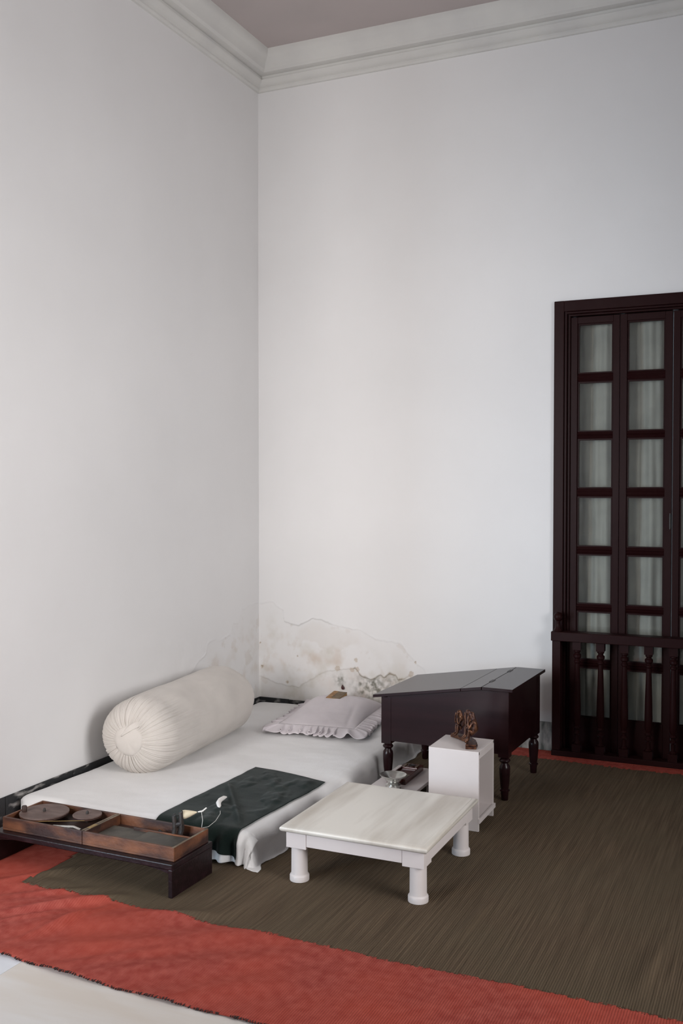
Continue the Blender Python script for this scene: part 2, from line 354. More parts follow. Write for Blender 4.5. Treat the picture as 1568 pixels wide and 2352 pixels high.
# --- cornice on the four walls (swept profile with mitred corners)
prof = [(0, 3.745), (0.012, 3.747), (0.020, 3.757), (0.020, 3.766), (0.032, 3.770), (0.042, 3.780), (0.052, 3.790), (0.055, 3.800), (0.044, 3.804),
        (0.046, 3.820), (0.084, 3.825), (0.098, 3.836), (0.104, 3.852), (0.112, 3.868), (0.130, 3.882), (0.142, 3.900), (0.146, 3.918), (0.150, CEIL+0.01)]
def corn(name, side):
    bm = bmesh.new(); rows = []
    for d, z in prof:
        if side == 'back': a, b = (d, -d, z), (ROOM_X-d, -d, z)
        elif side == 'left': a, b = (d, -d, z), (d, ROOM_Y+d, z)
        elif side == 'right': a, b = (ROOM_X-d, -d, z), (ROOM_X-d, ROOM_Y+d, z)
        else: a, b = (d, ROOM_Y+d, z), (ROOM_X-d, ROOM_Y+d, z)
        rows.append((bm.verts.new(a), bm.verts.new(b)))
    for p, q in zip(rows, rows[1:]): bm.faces.new([p[0], p[1], q[1], q[0]])
    tag(obj(name, bm, M['cornice'], smooth=True, angle=30), kind='structure')
for i, s in enumerate(('back', 'left', 'right', 'rear')): corn('trim_%d' % (i+1), s)

# --- skirting stones
SK = 0.137
bl = obj('baseboard_left', bx(-0.001, 0.002, ROOM_Y, 0, 0, SK-0.004), M['grout']); tag(bl, kind='structure')
y = 0
random.seed(3)
while y > ROOM_Y + 0.05:
    L = 0.46 + random.uniform(-0.08, 0.08); y2 = max(ROOM_Y, y-L)
    obj('stone', bx(0.0005, 0.006+random.uniform(0, 0.0015), y2+0.0012, y-0.0012, 0, SK), M['skirt'], bl, bevel=0.001); y = y2
bb = obj('baseboard_back', bx(0.0, DX0, -0.002, 0.001, 0, SK), M['grout']); tag(bb, kind='structure')
for x0, x1, m, h in [(0.006, 0.205, 'skirt', SK+0.002), (0.205, 0.55, 'skirt', SK), (0.55, 0.98, 'skirt', SK), (0.98, 1.33, 'skirt', SK), (1.33, 1.66, 'skirt_pale', SK+0.014), (1.66, DX0-0.01, 'skirt_pale', SK+0.018)]:
    obj('stone', bx(x0+0.001, x1-0.001, -0.006, -0.0005, 0, h), M[m], bb, bevel=0.001)

# ================================================================ DOOR (glazed folding leaves in a frame)
door = empty('door_1', (DX0, 0, 0)); tag(door, kind='structure')
def fr(name, m, par, *a, **k):
    return obj(name, bx(*a), m, par, **k)
ox = DX0
bm = bmesh.new()
W_ = DX1-DX0
# moulded frame: flat face then two steps towards the leaves
for (a, b, y0, y1) in [(-0.022, 0.030, -0.022, 0.10), (0.030, 0.044, -0.012, 0.10), (0.044, 0.058, 0.004, 0.10)]:
    box(bm, a, b, y0, y1, 0, DZ-0.048 if a > -0.02 else DZ+0.004)
    box(bm, W_-b, W_-a, y0, y1, 0, DZ-0.048 if a > -0.02 else DZ+0.004)
for (a, b, y0, y1) in [(-0.004, 0.052, -0.0215, 0.10), (0.052, 0.064, -0.0115, 0.10), (0.064, 0.075, 0.0045, 0.10)]:
    box(bm, 0.029, W_-0.029, y0, y1, DZ-b, DZ-a)
obj('frame', bm, M['maroon'], door, bevel=0.003)
ROWS = [(2.215, 1.996), (1.953, 1.692), (1.655, 1.397), (1.354, 1.091), (1.052, 0.789), (0.752, 0.496), (0.458, 0.192)]
ZT = 2.290
# leaf: (left edge, right edge, pane left, pane right)
LEAVES = [(1.858, 2.108, 1.893, 2.075), (2.110, 2.368, 2.145, 2.333), (2.372, 2.626, 2.405, 2.590), (2.628, 3.0, 2.665, 2.965)]
for li, (x0, x1, p0, p1) in enumerate(LEAVES):
    lf = obj('leaf', (lambda bm: (box(bm, x0-ox, p0-ox, 0.015, 0.055, 0.012, ZT), box(bm, p1-ox, x1-ox, 0.015, 0.055, 0.012, ZT),
                                  box(bm, p0-ox, p1-ox, 0.0155, 0.0545, ROWS[0][0]+0.04, ZT), box(bm, p0-ox, p1-ox, 0.0155, 0.0545, 0.012, ROWS[-1][1]), bm)[-1])(bmesh.new()),
             M['maroon'], door, bevel=0.002)
    for k in range(6):
        zt, zb = ROWS[k][1], ROWS[k+1][0]
        prof_m = [(0.022, (zt+zb)/2), (0.016, zb+0.013), (0.026, zb), (0.050, zb), (0.050, zt), (0.026, zt), (0.016, zt-0.013)]
        bm = bmesh.new(); prism(bm, prof_m, 'x', p0-ox-0.002, p1-ox+0.002)
        obj('glazing_bar', bm, M['maroon'], lf)
    # small glazing bead round each pane
    for k, (za, zb) in enumerate(ROWS):
        if k == 0: za = za + 0.04
        bm = bmesh.new()
        for (a, b, c, d) in [(p0, p0+0.008, zb, za), (p1-0.008, p1, zb, za), (p0+0.008, p1-0.008, za-0.008, za), (p0+0.008, p1-0.008, zb, zb+0.006)]:
            box(bm, a-ox, b-ox, 0.024, 0.036, c, d)
        obj('bead', bm, M['maroon'], lf)
        bm = bx(p0-ox+0.001, p1-ox-0.001, 0.037, 0.040, zb+0.001, za-0.001)
        obj('pane', bm, M['glass'], lf)
    # bolt stub between second and third leaf
bm = bmesh.new(); box(bm, 2.358-ox, 2.368-ox, 0.006, 0.015, 1.20, 1.26); tube(bm, [(2.363-ox, 0.004, 1.19), (2.363-ox, 0.004, 1.27)], 0.004, 8)
obj('bolt', bm, M['iron'], door)

def curtain(name, x0, x1, seed, label, open_right=0):
    random.seed(seed)
    f1, f2, p1, p2 = random.uniform(38, 52), random.uniform(90, 120), random.uniform(0, 6), random.uniform(0, 6)
    def fn(u, v):
        x = x0 + (x1-x0)*u; z = 0.04 + 2.315*v
        sag = 0.0
        top = smst(0.93, 1.0, v)
        y = 0.110 + 0.026*(1-1.6*abs(math.sin(0.5*(f1*x+p1+0.5*math.sin(v*4+seed))))) + 0.006*math.sin(f2*x+p2+v*2) + 0.012*fb(x, z*0.3, seed, 9, 3) + 0.010*top*fb(x, z, seed+3, 20, 3)
        z += -0.05*top*abs(math.sin((x-x0)/(x1-x0)*math.pi*2+seed))
        return (x, y, z)
    bm = gridmesh(lin(0, 1, 90), lin(0, 1, 60), fn)
    o = obj(name, bm, M['curtain'], smooth=True, angle=180)
    md = o.modifiers.new('thick', 'SOLIDIFY'); md.thickness = 0.001
    tag(o, label, 'curtain', 'voile curtains behind the glazed door'); return o
curtain('curtain', 1.868, 2.100, 1, 'grey white voile curtain behind the leftmost column of door panes')
curtain('curtain', 2.118, 2.362, 2, 'gathered grey white curtain behind the second column of door panes')
curtain('curtain', 2.385, 2.560, 5, 'grey curtain behind the door leaf cut by the right picture edge')

# ================================================================ RAILING in front of the door
rail = empty('railing', (1.79, -0.065, 0)); tag(rail, 'low dark maroon wooden railing with turned balusters in front of the glazed door', 'railing')
rx = 1.79; RW = 3.10-rx
fr('post', M['maroon'], rail, 0.0, 0.043, -0.022, 0.022, 0.032, 0.604, bevel=0.002)
fr('post', M['maroon'], rail, RW-0.043, RW, -0.022, 0.022, 0.032, 0.604, bevel=0.002)
fr('handrail', M['maroon'], rail, -0.003, RW+0.003, -0.040, 0.036, 0.604, 0.652, bevel=0.003)
fr('bottom_rail', M['maroon'], rail, 0.0, RW, -0.034, 0.034, 0.004, 0.032, bevel=0.002)
fin = [(0.022, 0.0), (0.023, 0.006), (0.016, 0.014), (0.012, 0.030), (0.011, 0.046), (0.012, 0.050)] + [(0.024*math.sin(a), 0.074-0.025*math.cos(a)) for a in lin(0.5, 3.1, 9)]
obj('finial', lath(fin, n=20), M['maroon'], rail, smooth=True, loc=(0.027, -0.004, 0.652))
obj('finial', lath(fin, n=20), M['maroon'], rail, smooth=True, loc=(RW-0.027, -0.004, 0.652))
bal = [(0.0165, 0.068), (0.019, 0.074), (0.012, 0.082), (0.011, 0.100), (0.012, 0.118), (0.018, 0.124), (0.018, 0.130), (0.012, 0.136), (0.012, 0.146),
       (0.018, 0.152), (0.018, 0.158), (0.0135, 0.164), (0.0195, 0.185), (0.020, 0.24), (0.018, 0.33), (0.0145, 0.44), (0.0125, 0.485), (0.0125, 0.490),
       (0.017, 0.496), (0.017, 0.503), (0.0125, 0.508), (0.013, 0.514), (0.0205, 0.522), (0.0205, 0.534), (0.013, 0.541), (0.013, 0.545), (0.018, 0.551), (0.018, 0.557), (0.013, 0.562)]
for k in range(10):
    bm = lath(bal, n=18)
    box(bm, -0.022, 0.022, -0.022, 0.022, 0.032, 0.070); box(bm, -0.021, 0.021, -0.021, 0.021, 0.560, 0.604)
    obj('baluster', bm, M['maroon'], rail, smooth=True, loc=(1.916-rx+0.1192*k, 0.002, 0))

# ================================================================ RUG
def zw(x, y):
    """height of the woven rug: laid slack, with ridges"""
    h = 0.004
    for (x0, y0, x1, y1, a, wd) in RIDGES:
        dx, dy = x1-x0, y1-y0; L2 = dx*dx+dy*dy
        t = ((x-x0)*dx+(y-y0)*dy)/L2; tc = min(1, max(0, t))
        d = math.hypot(x-x0-tc*dx, y-y0-tc*dy)
        if d < 4*wd: h += 1.25*a*math.exp(-(d/wd)**2)*(0.25+0.75*math.sin(math.pi*min(1, max(0, tc*0.96+0.02))))
    if y < -2.3 or (x < 0.6 and y < -2.15):
        q = smst(1.9, 1.2, x)*smst(-2.3, -2.6, y)
        if x < 0.5: q = max(q, 0.7)
        if 0.2 < x < 1.04 and y > -2.47: q *= 0.15
        s = (x*0.62 - y*0.78)
        h += q*0.0080*(1+math.sin(s*34+2.2*fb(x, y, 1, 1.6, 2)))*0.5*(1+0.6*fb(x, y, 2, 3, 2))
    if y < -2.55 or (x > 1.9 and y < -0.4):
        h += 0.0035*(0.5+0.5*fb(x, y*0.4, 4, 3.0, 3))*smst(1.85, 2.1, x)
    return h
RIDGES = [(0.568,-2.769,0.86,-2.50,0.013,0.018),(0.615,-2.82,0.752,-2.668,0.008,0.014),(0.75,-2.926,0.865,-2.58,0.012,0.014),(0.80,-2.87,0.835,-2.66,0.006,0.012),
          (2.009,-2.024,1.99,-2.356,0.008,0.014),(1.721,-2.193,1.700,-2.39,0.005,0.012),(2.575,-2.027,2.55,-2.46,0.010,0.018),(0.385,-2.576,0.60,-2.30,0.010,0.022),
          (0.48,-2.676,0.75,-2.47,0.010,0.022),(0.958,-2.593,1.262,-2.482,0.005,0.022),(0.96,-3.0,1.252,-2.731,0.007,0.025),(2.3,-1.2,2.24,-1.7,0.004,0.02)]
RY0, RY1, RX0, RX1 = -3.02, -0.012, 0.03, 3.9
rug = empty('rug', ((RX0+RX1)/2, -1.5, 0)); tag(rug, 'large woven rug, olive brown ribbed field with a wide red border, spread over the floor', 'rug')
xs_ = lin(RX0, 2.9, 240)[:-1] + lin(2.9, RX1, 16)
ysr = lin(RY0, -2.60, 36)[:-1] + lin(-2.60, -2.50, 22)[:-1] + lin(-2.50, -0.24, 128)[:-1] + lin(-0.24, RY1, 44)
def front_edge(x): return -2.545 + 0.004*math.sin(x*9)
def outer_front(x):
    e = -2.985 - 0.03*math.sin((x-0.7)*2.2)*smst(0.5, 1.0, x) + 0.004*fb(x, 0, 0, 30, 2)
    return e
Bf, Br = bmesh.new(), bmesh.new()
cache = {Bf: {}, Br: {}}
H = {}
def vert(b, i, j):
    k = (i, j)
    if k not in cache[b]:
        if k not in H:
            x, yv = xs_[i], ysr[j]
            if yv < -2.6:
                s = (yv+2.6)/(RY0+2.6); yv = -2.6 + s*(outer_front(x)+2.6)
            H[k] = (x-rug.location.x, yv+1.5, zw(x, yv))
        cache[b][k] = b.verts.new(H[k])
    return cache[b][k]
for i in range(len(xs_)-1):
    jag = 0.006*random.uniform(-1, 1); jag2 = 0.012*random.uniform(-1, 1); 
    for j in range(len(ysr)-1):
        xm, ym = (xs_[i]+xs_[i+1])/2, (ysr[j]+ysr[j+1])/2
        red = ym < front_edge(xm)+jag or ym > -0.185+0.012*math.sin(xm*5)+jag2 or xm < 0.452 + 0.015*math.sin(ym*7) or xm > 3.5
        b = Br if red else Bf
        b.faces.new([vert(b, i, j), vert(b, i+1, j), vert(b, i+1, j+1), vert(b, i, j+1)])
def rugpart(name, b, m, label):
    o = obj(name, b, m, rug, smooth=True, angle=180, label=label)
    md = o.modifiers.new('thick', 'SOLIDIFY'); md.thickness = 0.0035; md.offset = -1
    return o
bmesh.ops.recalc_face_normals(Bf, faces=Bf.faces)
rugpart('field', Bf, M['rug_brown'], 'olive brown ribbed field'); rugpart('border', Br, M['rug_red'], 'faded brick red border')
# overcast stitches along the outer edge
bm = bmesh.new(); random.seed(11)
x = 0.05
while x < 3.5:
    e = outer_front(x); L = random.uniform(0.003, 0.011); wdt = random.uniform(0.0007, 0.0018)
    a = random.uniform(-0.6, 0.6)
    mt = Matrix.Translation((x-rug.location.x, e+1.5, zw(x, e)-0.001)) @ Matrix.Rotation(a, 4, 'Z')
    if random.random() < 0.8: box(bm, -wdt, wdt, -L*0.6, L*0.5, -0.0015, 0.0022, mt)
    x += random.uniform(0.004, 0.010)
o = obj('binding', bm, M['dark_thread'], rug, label='dark frayed binding stitches'); tag(o, kind='stuff')
bm = bmesh.new(); x = 0.47
while x < 3.4:
    e = front_edge(x); L = random.uniform(0.002, 0.007)
    mt = Matrix.Translation((x-rug.location.x, e+1.5+random.uniform(-.005, .005), zw(x, e))) @ Matrix.Rotation(random.uniform(-1, 1), 4, 'Z')
    box(bm, -0.0008, 0.0008, -L, L, -0.001, 0.0012, mt); x += random.uniform(0.006, 0.016)
o = obj('join_stitch', bm, M['brown_thread'], rug, label='brown stitches where field and border interlock'); tag(o, kind='stuff')

# ================================================================ MATTRESS, SHEET, CLOTH
XL, XR, YF, YB, ZT_ = 0.052, 1.082, -2.045, -0.062, 0.120
def drape(s, t, off=0.0, folds=True, floor=0.0065):
    ds = (s-XR) if s > XR else (s-XL if s < XL else 0)
    dt = (t-YF) if t < YF else (t-YB if t > YB else 0)
    r = 0.052 + off
    top = ZT_ + off + 0.007*fb(s, t, 3, 2.2, 3) + 0.010*math.sin((s-XL)/(XR-XL)*math.pi)**0.5 if 0 < (s-XL)/(XR-XL) < 1 else ZT_+off+0.007*fb(s, t, 3, 2.2, 3)
    top += 0.0016*fb(s*0.7+t*0.5, t-s*0.5, 8, 9, 3)
    d = math.hypot(ds, dt)
    if d < 1e-6: return Vector((s, t, top))
    ux, uy = ds/d, dt/d
    bx_, by_ = min(max(s, XL), XR), min(max(t, YF), YB)
    q = math.pi/2*r
    if d < q:
        a = d/r; out = r*math.sin(a); z = top - r*(1-math.cos(a))
    else:
        rem = d-q
        fl = 0.16 if (ds > 0 or dt < 0) else 0.02
        if ds < 0 and dt >= 0: fl = 0.0
        out = r + rem*fl; z = top - r - rem*0.985
        if z < floor:
            out += (floor-z)*0.55; z = floor + 0.0005*fb(s, t, 1, 50, 1)
    if folds and (ds > 0 or dt < 0):
        k = smst(0, 0.10, d)
        along = s if abs(dt) > abs(ds) else t
        out += k*(0.010*math.sin(along*26+1.2) + 0.008*fb(along, z, 6, 11, 3))
        if dt < 0 and 0.93 < s < 1.15: out += k*0.014*math.sin((s-0.93)*95)
    if ds < 0: out = min(out, XL-0.014+0.0)   # squeezed against the wall
    if dt > 0: out = min(out, -YB-0.012)
    return Vector((bx_+ux*out, by_+uy*out, z))
# the mattress under the sheet
def slab_round(x0, x1, y0, y1, z0, z1, r, n=5):
    bm = bx(x0, x1, y0, y1, z0, z1)
    bmesh.ops.bevel(bm, geom=list(bm.edges), offset=r, segments=n, affect='EDGES', profile=0.5)
    return bm
mt_ = obj('mattress', slab_round(XL-0.03, XR+0.035, YF-0.035, YB+0.03, 0.012, ZT_-0.014, 0.04), M['bolster'], smooth=True)
tag(mt_, 'thin cotton floor mattress wrapped under the white sheet against the left wall', 'mattress')
ss = lin(XL-0.12, XL, 8)[:-1] + lin(XL, XR-0.15, 60)[:-1] + lin(XR-0.15, XR+0.162, 60)
ts = lin(YF-0.142, YF+0.1, 60)[:-1] + lin(YF+0.1, YB, 140)[:-1] + lin(YB, YB+0.10, 8)
bm = gridmesh(ss, ts, lambda s, t: drape(s, t))
sh = obj('bed_sheet', bm, M['sheet'], smooth=True, angle=180)
md = sh.modifiers.new('thick', 'SOLIDIFY'); md.thickness = 0.0015; md.offset = -1
tag(sh, 'white cotton sheet spread over the floor mattress, falling to the rug at its right side', 'bed sheet')
# dark green cloth
def cloth(u, v):
    a, b, c, d = (0.722, -1.335), (1.088, -1.362), (1.064, -2.178), (0.700, -2.10)
    s = (1-v)*((1-u)*a[0]+u*b[0]) + v*((1-u)*d[0]+u*c[0]); t = (1-v)*((1-u)*a[1]+u*b[1]) + v*((1-u)*d[1]+u*c[1])
    t += 0.008*math.sin(u*5)*(1-v); s += 0.006*math.sin(v*7)
    p = drape(s, t, 0.0045)
    wr = max(0, fb(s*1.4+t*0.5, t*0.8-s*0.6, 12, 6, 3))*0.018*smst(0, 0.12, v)*smst(0, 0.2, u)*smst(1.0, 0.85, u)
    wr += 0.010*math.exp(-((s*0.75+t*0.55+0.33)/0.012)**2)*smst(0, .2, u)*smst(1, .8, u)*smst(.1, .3, v)
    p.z += wr
    return p
bm = gridmesh(lin(0, 1, 70), lin(0, 1, 150), cloth)
cl = obj('cloth', bm, M['green'], smooth=True, angle=180)
md = cl.modifiers.new('thick', 'SOLIDIFY'); md.thickness = 0.0018; md.offset = 1
tag(cl, 'dark green wool cloth laid over the foot of the white mattress', 'cloth')

# ================================================================ BOLSTER
def bolster():
    root = empty('bolster', (0.219, -1.150, 0.108), R(5.5)); tag(root, 'large round cotton bolster with gathered ends lying along the left wall', 'bolster')
    Lh, rad = 0.520, 0.190
    prof_b = []   # (r, axial) from the gathered near end to the far end
    PR = 0.068
    for a in lin(0.0, 1.0, 22):   # gathered end, a full round dome from the patch out to the side
        t = a*math.pi/2; prof_b.append((PR + (rad-PR)*math.sin(t)**0.85, -Lh + 0.135*(1-math.cos(t))**0.9))
    for k in range(1, 50): prof_b.append((rad*(1+0.012*math.sin(k*0.2)), -Lh+0.135 + (2*Lh-0.265)*k/50))
    for a in lin(math.pi/2, 0.1, 16): prof_b.append((rad*0.35 + rad*0.65*math.sin(a), Lh-0.13+0.13*math.cos(a)))
    for k in range(1, 6): prof_b.append((rad*0.35*(1-k/6)+0.01, Lh+0.002-0.003*k))
    n = 360; bm = bmesh.new(); rings = []
    random.seed(5)
    ph = [random.uniform(0, 6) for _ in range(8)]
    FL = 0.92; Cr = Vector((0.0, 0, rad*FL))   # slightly flattened by its own weight
    ca, sa = math.cos(R(5.5)), math.sin(R(5.5))
    for idx, (r, ax) in enumerate(prof_b):
        ring = []
        for i in range(n):
            th = 2*math.pi*i/n
            pe = smst(-Lh+0.42+0.12*math.sin(th*3+1), -Lh+0.02, ax)**1.3       # pleats strongest at the gathered end
            ridge = 1-abs(math.sin(th*19+1.6*math.sin(th*3+ph[0])+1.2*fb(math.cos(th), math.sin(th), 0, 2, 2)))
            ridge2 = 1-abs(math.sin(th*47+2*math.sin(th*5+ph[1])+ax*9))
            amp = 0.0120*ridge**2.6*(0.25+0.9*abs(fb(math.cos(th)*2, math.sin(th)*2, ax*4, 1, 2)+0.4)) + 0.0050*ridge2**2
            amp *= pe*smst(PR-0.002, PR+0.012, r)
            if ax > Lh-0.14: amp += 0.004*ridge**2*smst(Lh-0.14, Lh, ax)
            bulk = 0.006*fb(math.cos(th)*1.2, math.sin(th)*1.2, ax*3, 1.5, 2)
            nrm = smst(PR, rad, r); rr = r + bulk*(r/rad) - amp*nrm
            axx = ax + (amp*(1-nrm) if ax < 0 else 0)
            x = Cr.x + rr*math.cos(th); z = Cr.z + rr*math.sin(th)*FL
            z = max(z, 0.0015 + 0.02*0)  # flattened where it lies on the mattress
            x = max(x, (0.006-0.219 + axx*sa)/ca)   # pressed against the wall
            ring.append(bm.verts.new((x, axx, z)))
        rings.append(ring)
    for a, b in zip(rings, rings[1:]):
        for i in range(n): bm.faces.new([a[i], a[(i+1)%n], b[(i+1)%n], b[i]])
    bm.faces.new(rings[-1])
    obj('cover', bm, M['bolster'], root, smooth=True, angle=180)
    # flat round end patch, with a folded flap above it
    bm = bmesh.new(); rg = []
    for k, (r, a) in enumerate([(0.0, -0.010), (0.03, -0.0095), (0.052, -0.007), (0.066, -0.003), (0.0715, 0.002), (0.073, 0.008)]):
        rg.append([bm.verts.new(((r*1.0*(1+0.05*math.sin(3*th)))*math.cos(th), -Lh+a+0.003*fb(r*math.cos(th), r*math.sin(th), 0, 30, 2), rad*FL+r*math.sin(th)*FL)) for th in lin(0, 2*math.pi*(35/36), 35)])
    for a, b in zip(rg, rg[1:]):
        m_ = len(a)
        for i in range(m_): bm.faces.new([a[i], a[(i+1)%m_], b[(i+1)%m_], b[i]])
    bmesh.ops.remove_doubles(bm, verts=bm.verts, dist=0.0002)
    obj('end_patch', bm, M['bolster'], root, smooth=True, angle=180)
    bm = gridmesh(lin(0, 1, 24), lin(0, 1, 8), lambda u, v: ((-0.030+0.115*u, -Lh-0.014+0.035*u*u+0.008*v, rad*FL+0.022+0.065*u+0.030*v*math.sin(math.pi*min(1, u*0.9+0.1)))))
    o = obj('flap', bm, M['bolster'], root, smooth=True, angle=180); md = o.modifiers.new('t', 'SOLIDIFY'); md.thickness = 0.004
bolster()

# ================================================================ PILLOW with ruffle
def pillow():
    C0 = (0.668, -0.375); rot = R(7)
    root = empty('pillow', (C0[0], C0[1], 0.135), rot); tag(root, 'pale lilac pillow with a pleated ruffle at the head of the mattress', 'pillow')
    hx, hy = 0.205, 0.295
    def side(u):  # superellipse falloff
        return max(0.0, 1-abs(u)**3.2)**0.55
    def top(u, v):
        w_ = max(0, side(u)*side(v))
        crest = 0.024 + 0.052*smst(-1.0, 0.45, v)
        z = 0.036 + crest*w_
        z += 0.004*w_*fb(u, v, 2, 2.5, 3)
        z -= 0.006*math.exp(-((u-0.62+0.15*v)/0.05)**2)*smst(0.4, -0.5, v)*w_
        return z
    def pinch(u, v):
        k = 1 - 0.05*(1-u*u*1.0)*0 
        return (hx*u*(1-0.05*(1-abs(v))**1), hy*v*(1-0.04*(1-abs(u))))
    bm = bmesh.new(); n = 60
    U = [math.sin(a) for a in lin(-math.pi/2, math.pi/2, n)]
    T = [[bm.verts.new((*pinch(u, v), top(u, v))) for v in U] for u in U]
    Bt = [[bm.verts.new((*pinch(u, v), 0.036-0.035*(side(u)*side(v))**0.5)) for v in U] for u in U]
    for i in range(n):
        for j in range(n):
            bm.faces.new([T[i][j], T[i+1][j], T[i+1][j+1], T[i][j+1]]); bm.faces.new([Bt[i][j], Bt[i][j+1], Bt[i+1][j+1], Bt[i+1][j]])
    bmesh.ops.remove_doubles(bm, verts=bm.verts, dist=0.0003)
    obj('pillowcase', bm, M['pillow'], root, smooth=True, angle=180)
    # ruffle
    path = []
    N1 = 150
    for k in range(N1): path.append((-1+2*k/N1, -1, 0, -1))
    for k in range(N1): path.append((1, -1+2*k/N1, 1, 0))
    for k in range(N1): path.append((1-2*k/N1, 1, 0, 1))
    for k in range(N1): path.append((-1, 1-2*k/N1, -1, 0))
    n = len(path); bm = bmesh.new(); rings = []
    wd = 0.074
    for i, (u, v, nx, ny) in enumerate(path):
        x, y = pinch(u, v)
        # smooth corner direction
        cx_ = smst(0.80, 1, abs(u))*(1 if u > 0 else -1); cy_ = smst(0.85, 1, abs(v))*(1 if v > 0 else -1)
        dx, dy = (cx_, cy_); l = math.hypot(dx, dy) or 1; dx, dy = dx/l, dy/l
        cor = smst(0.8, 1, abs(u))*smst(0.85, 1, abs(v))
        s = i/n*2*math.pi
        pw = math.sin(s*41+2.2*math.sin(s*7)+1.5*fb(math.cos(s), math.sin(s), 0, 3, 2))
        pw2 = math.sin(s*71+3*math.sin(s*11))
        row = []
        for k in range(9):
            a = k/8
            amp = a*(0.0135*pw + 0.0055*pw2)
            out = wd*a*(1+0.30*cor)+0.10*wd*a*fb(math.cos(s)*4, math.sin(s)*4, 1, 1, 2)
            z = 0.038*(1-a)**1.15 + 0.006*math.sin(a*math.pi*0.8) + amp*0.8 + 0.013*a
            tang = a*0.016*math.sin(s*41+2.2*math.sin(s*7)+1.2)
            row.append(bm.verts.new((x + dx*out - dy*tang, y + dy*out + dx*tang, max(0.0012, z))))
        rings.append(row)
    for i in range(n):
        a, b = rings[i], rings[(i+1)%n]
        for k in range(8): bm.faces.new([a[k], b[k], b[k+1], a[k+1]])
    o = obj('ruffle', bm, M['pillow'], root, smooth=True, angle=180, label='pleated ruffle')
    md = o.modifiers.new('t', 'SOLIDIFY'); md.thickness = 0.0015; md.offset = 1
pillow()

# ================================================================ BOOK on the pillow
bk = empty('book', (0.636, -0.262, 0.2385)); bk.rotation_euler = (R(7), R(2), R(2))
tag(bk, 'small old book with worn tan and brown cover on the lilac pillow', 'book')
bm = bx(-0.036, 0.039, -0.053, 0.053, 0.0015, 0.0135)
obj('page_block', bm, M['paper'], bk, bevel=0.0008)
bm = bx(-0.0405, 0.041, -0.055, 0.055, 0.0, 0.0016); obj('back_cover', bm, M['book_leather'], bk, bevel=0.0005)
bm = gridmesh(lin(-0.012, 0.0405, 12), lin(-0.055, 0.053, 20), lambda u, v: (u+0.0012*fb(v, 0, 0, 60, 2), v+0.003*fb(u, 0, 4, 60, 2), 0.0150+0.0025*smst(0.02, 0.045, u)*fb(u, v, 2, 30, 2)+0.001))
o = obj('front_cover', bm, M['book_cover'], bk, smooth=True); md = o.modifiers.new('t', 'SOLIDIFY'); md.thickness = 0.0018
bm = bmesh.new()
sp = [(-0.0405, 0.0), (-0.0425, 0.004), (-0.0430, 0.0085), (-0.041, 0.014), (-0.036, 0.0158), (-0.0105, 0.0163), (-0.0105, 0.0138), (-0.036, 0.0136), (-0.0385, 0.010), (-0.0375, 0.0016)]
prism(bm, sp, 'y', -0.055, 0.055); obj('spine', bm, M['book_leather'], bk, label='bare tan leather spine and board edge')
# dark red petal-shaped mark hanging on the wall above the book
bm = bmesh.new(); rg = []
for k, (r, z) in enumerate([(0.0005, 0.024), (0.004, 0.018), (0.0085, 0.010), (0.010, 0.003), (0.008, -0.003), (0.002, -0.006)]):
    rg.append([bm.verts.new((r*math.cos(t)+0.15*(0.01-z)*0.4, 0.0025*math.sin(t)*min(1, r*200), z)) for t in lin(0, 2*math.pi*11/12, 11)])
for a, b in zip(rg, rg[1:]):
    for i in range(12): bm.faces.new([a[i], a[(i+1)%12], b[(i+1)%12], b[i]])
bm.faces.new(rg[0]); bm.faces.new(rg[-1])
o = obj('petal', bm, M['redleaf'], smooth=True, loc=(0.556, -0.004, 0.232)); o.rotation_euler = (0, R(-8), 0)
tag(o, 'tiny dark red teardrop petal stuck to the wall just above the book', 'petal')

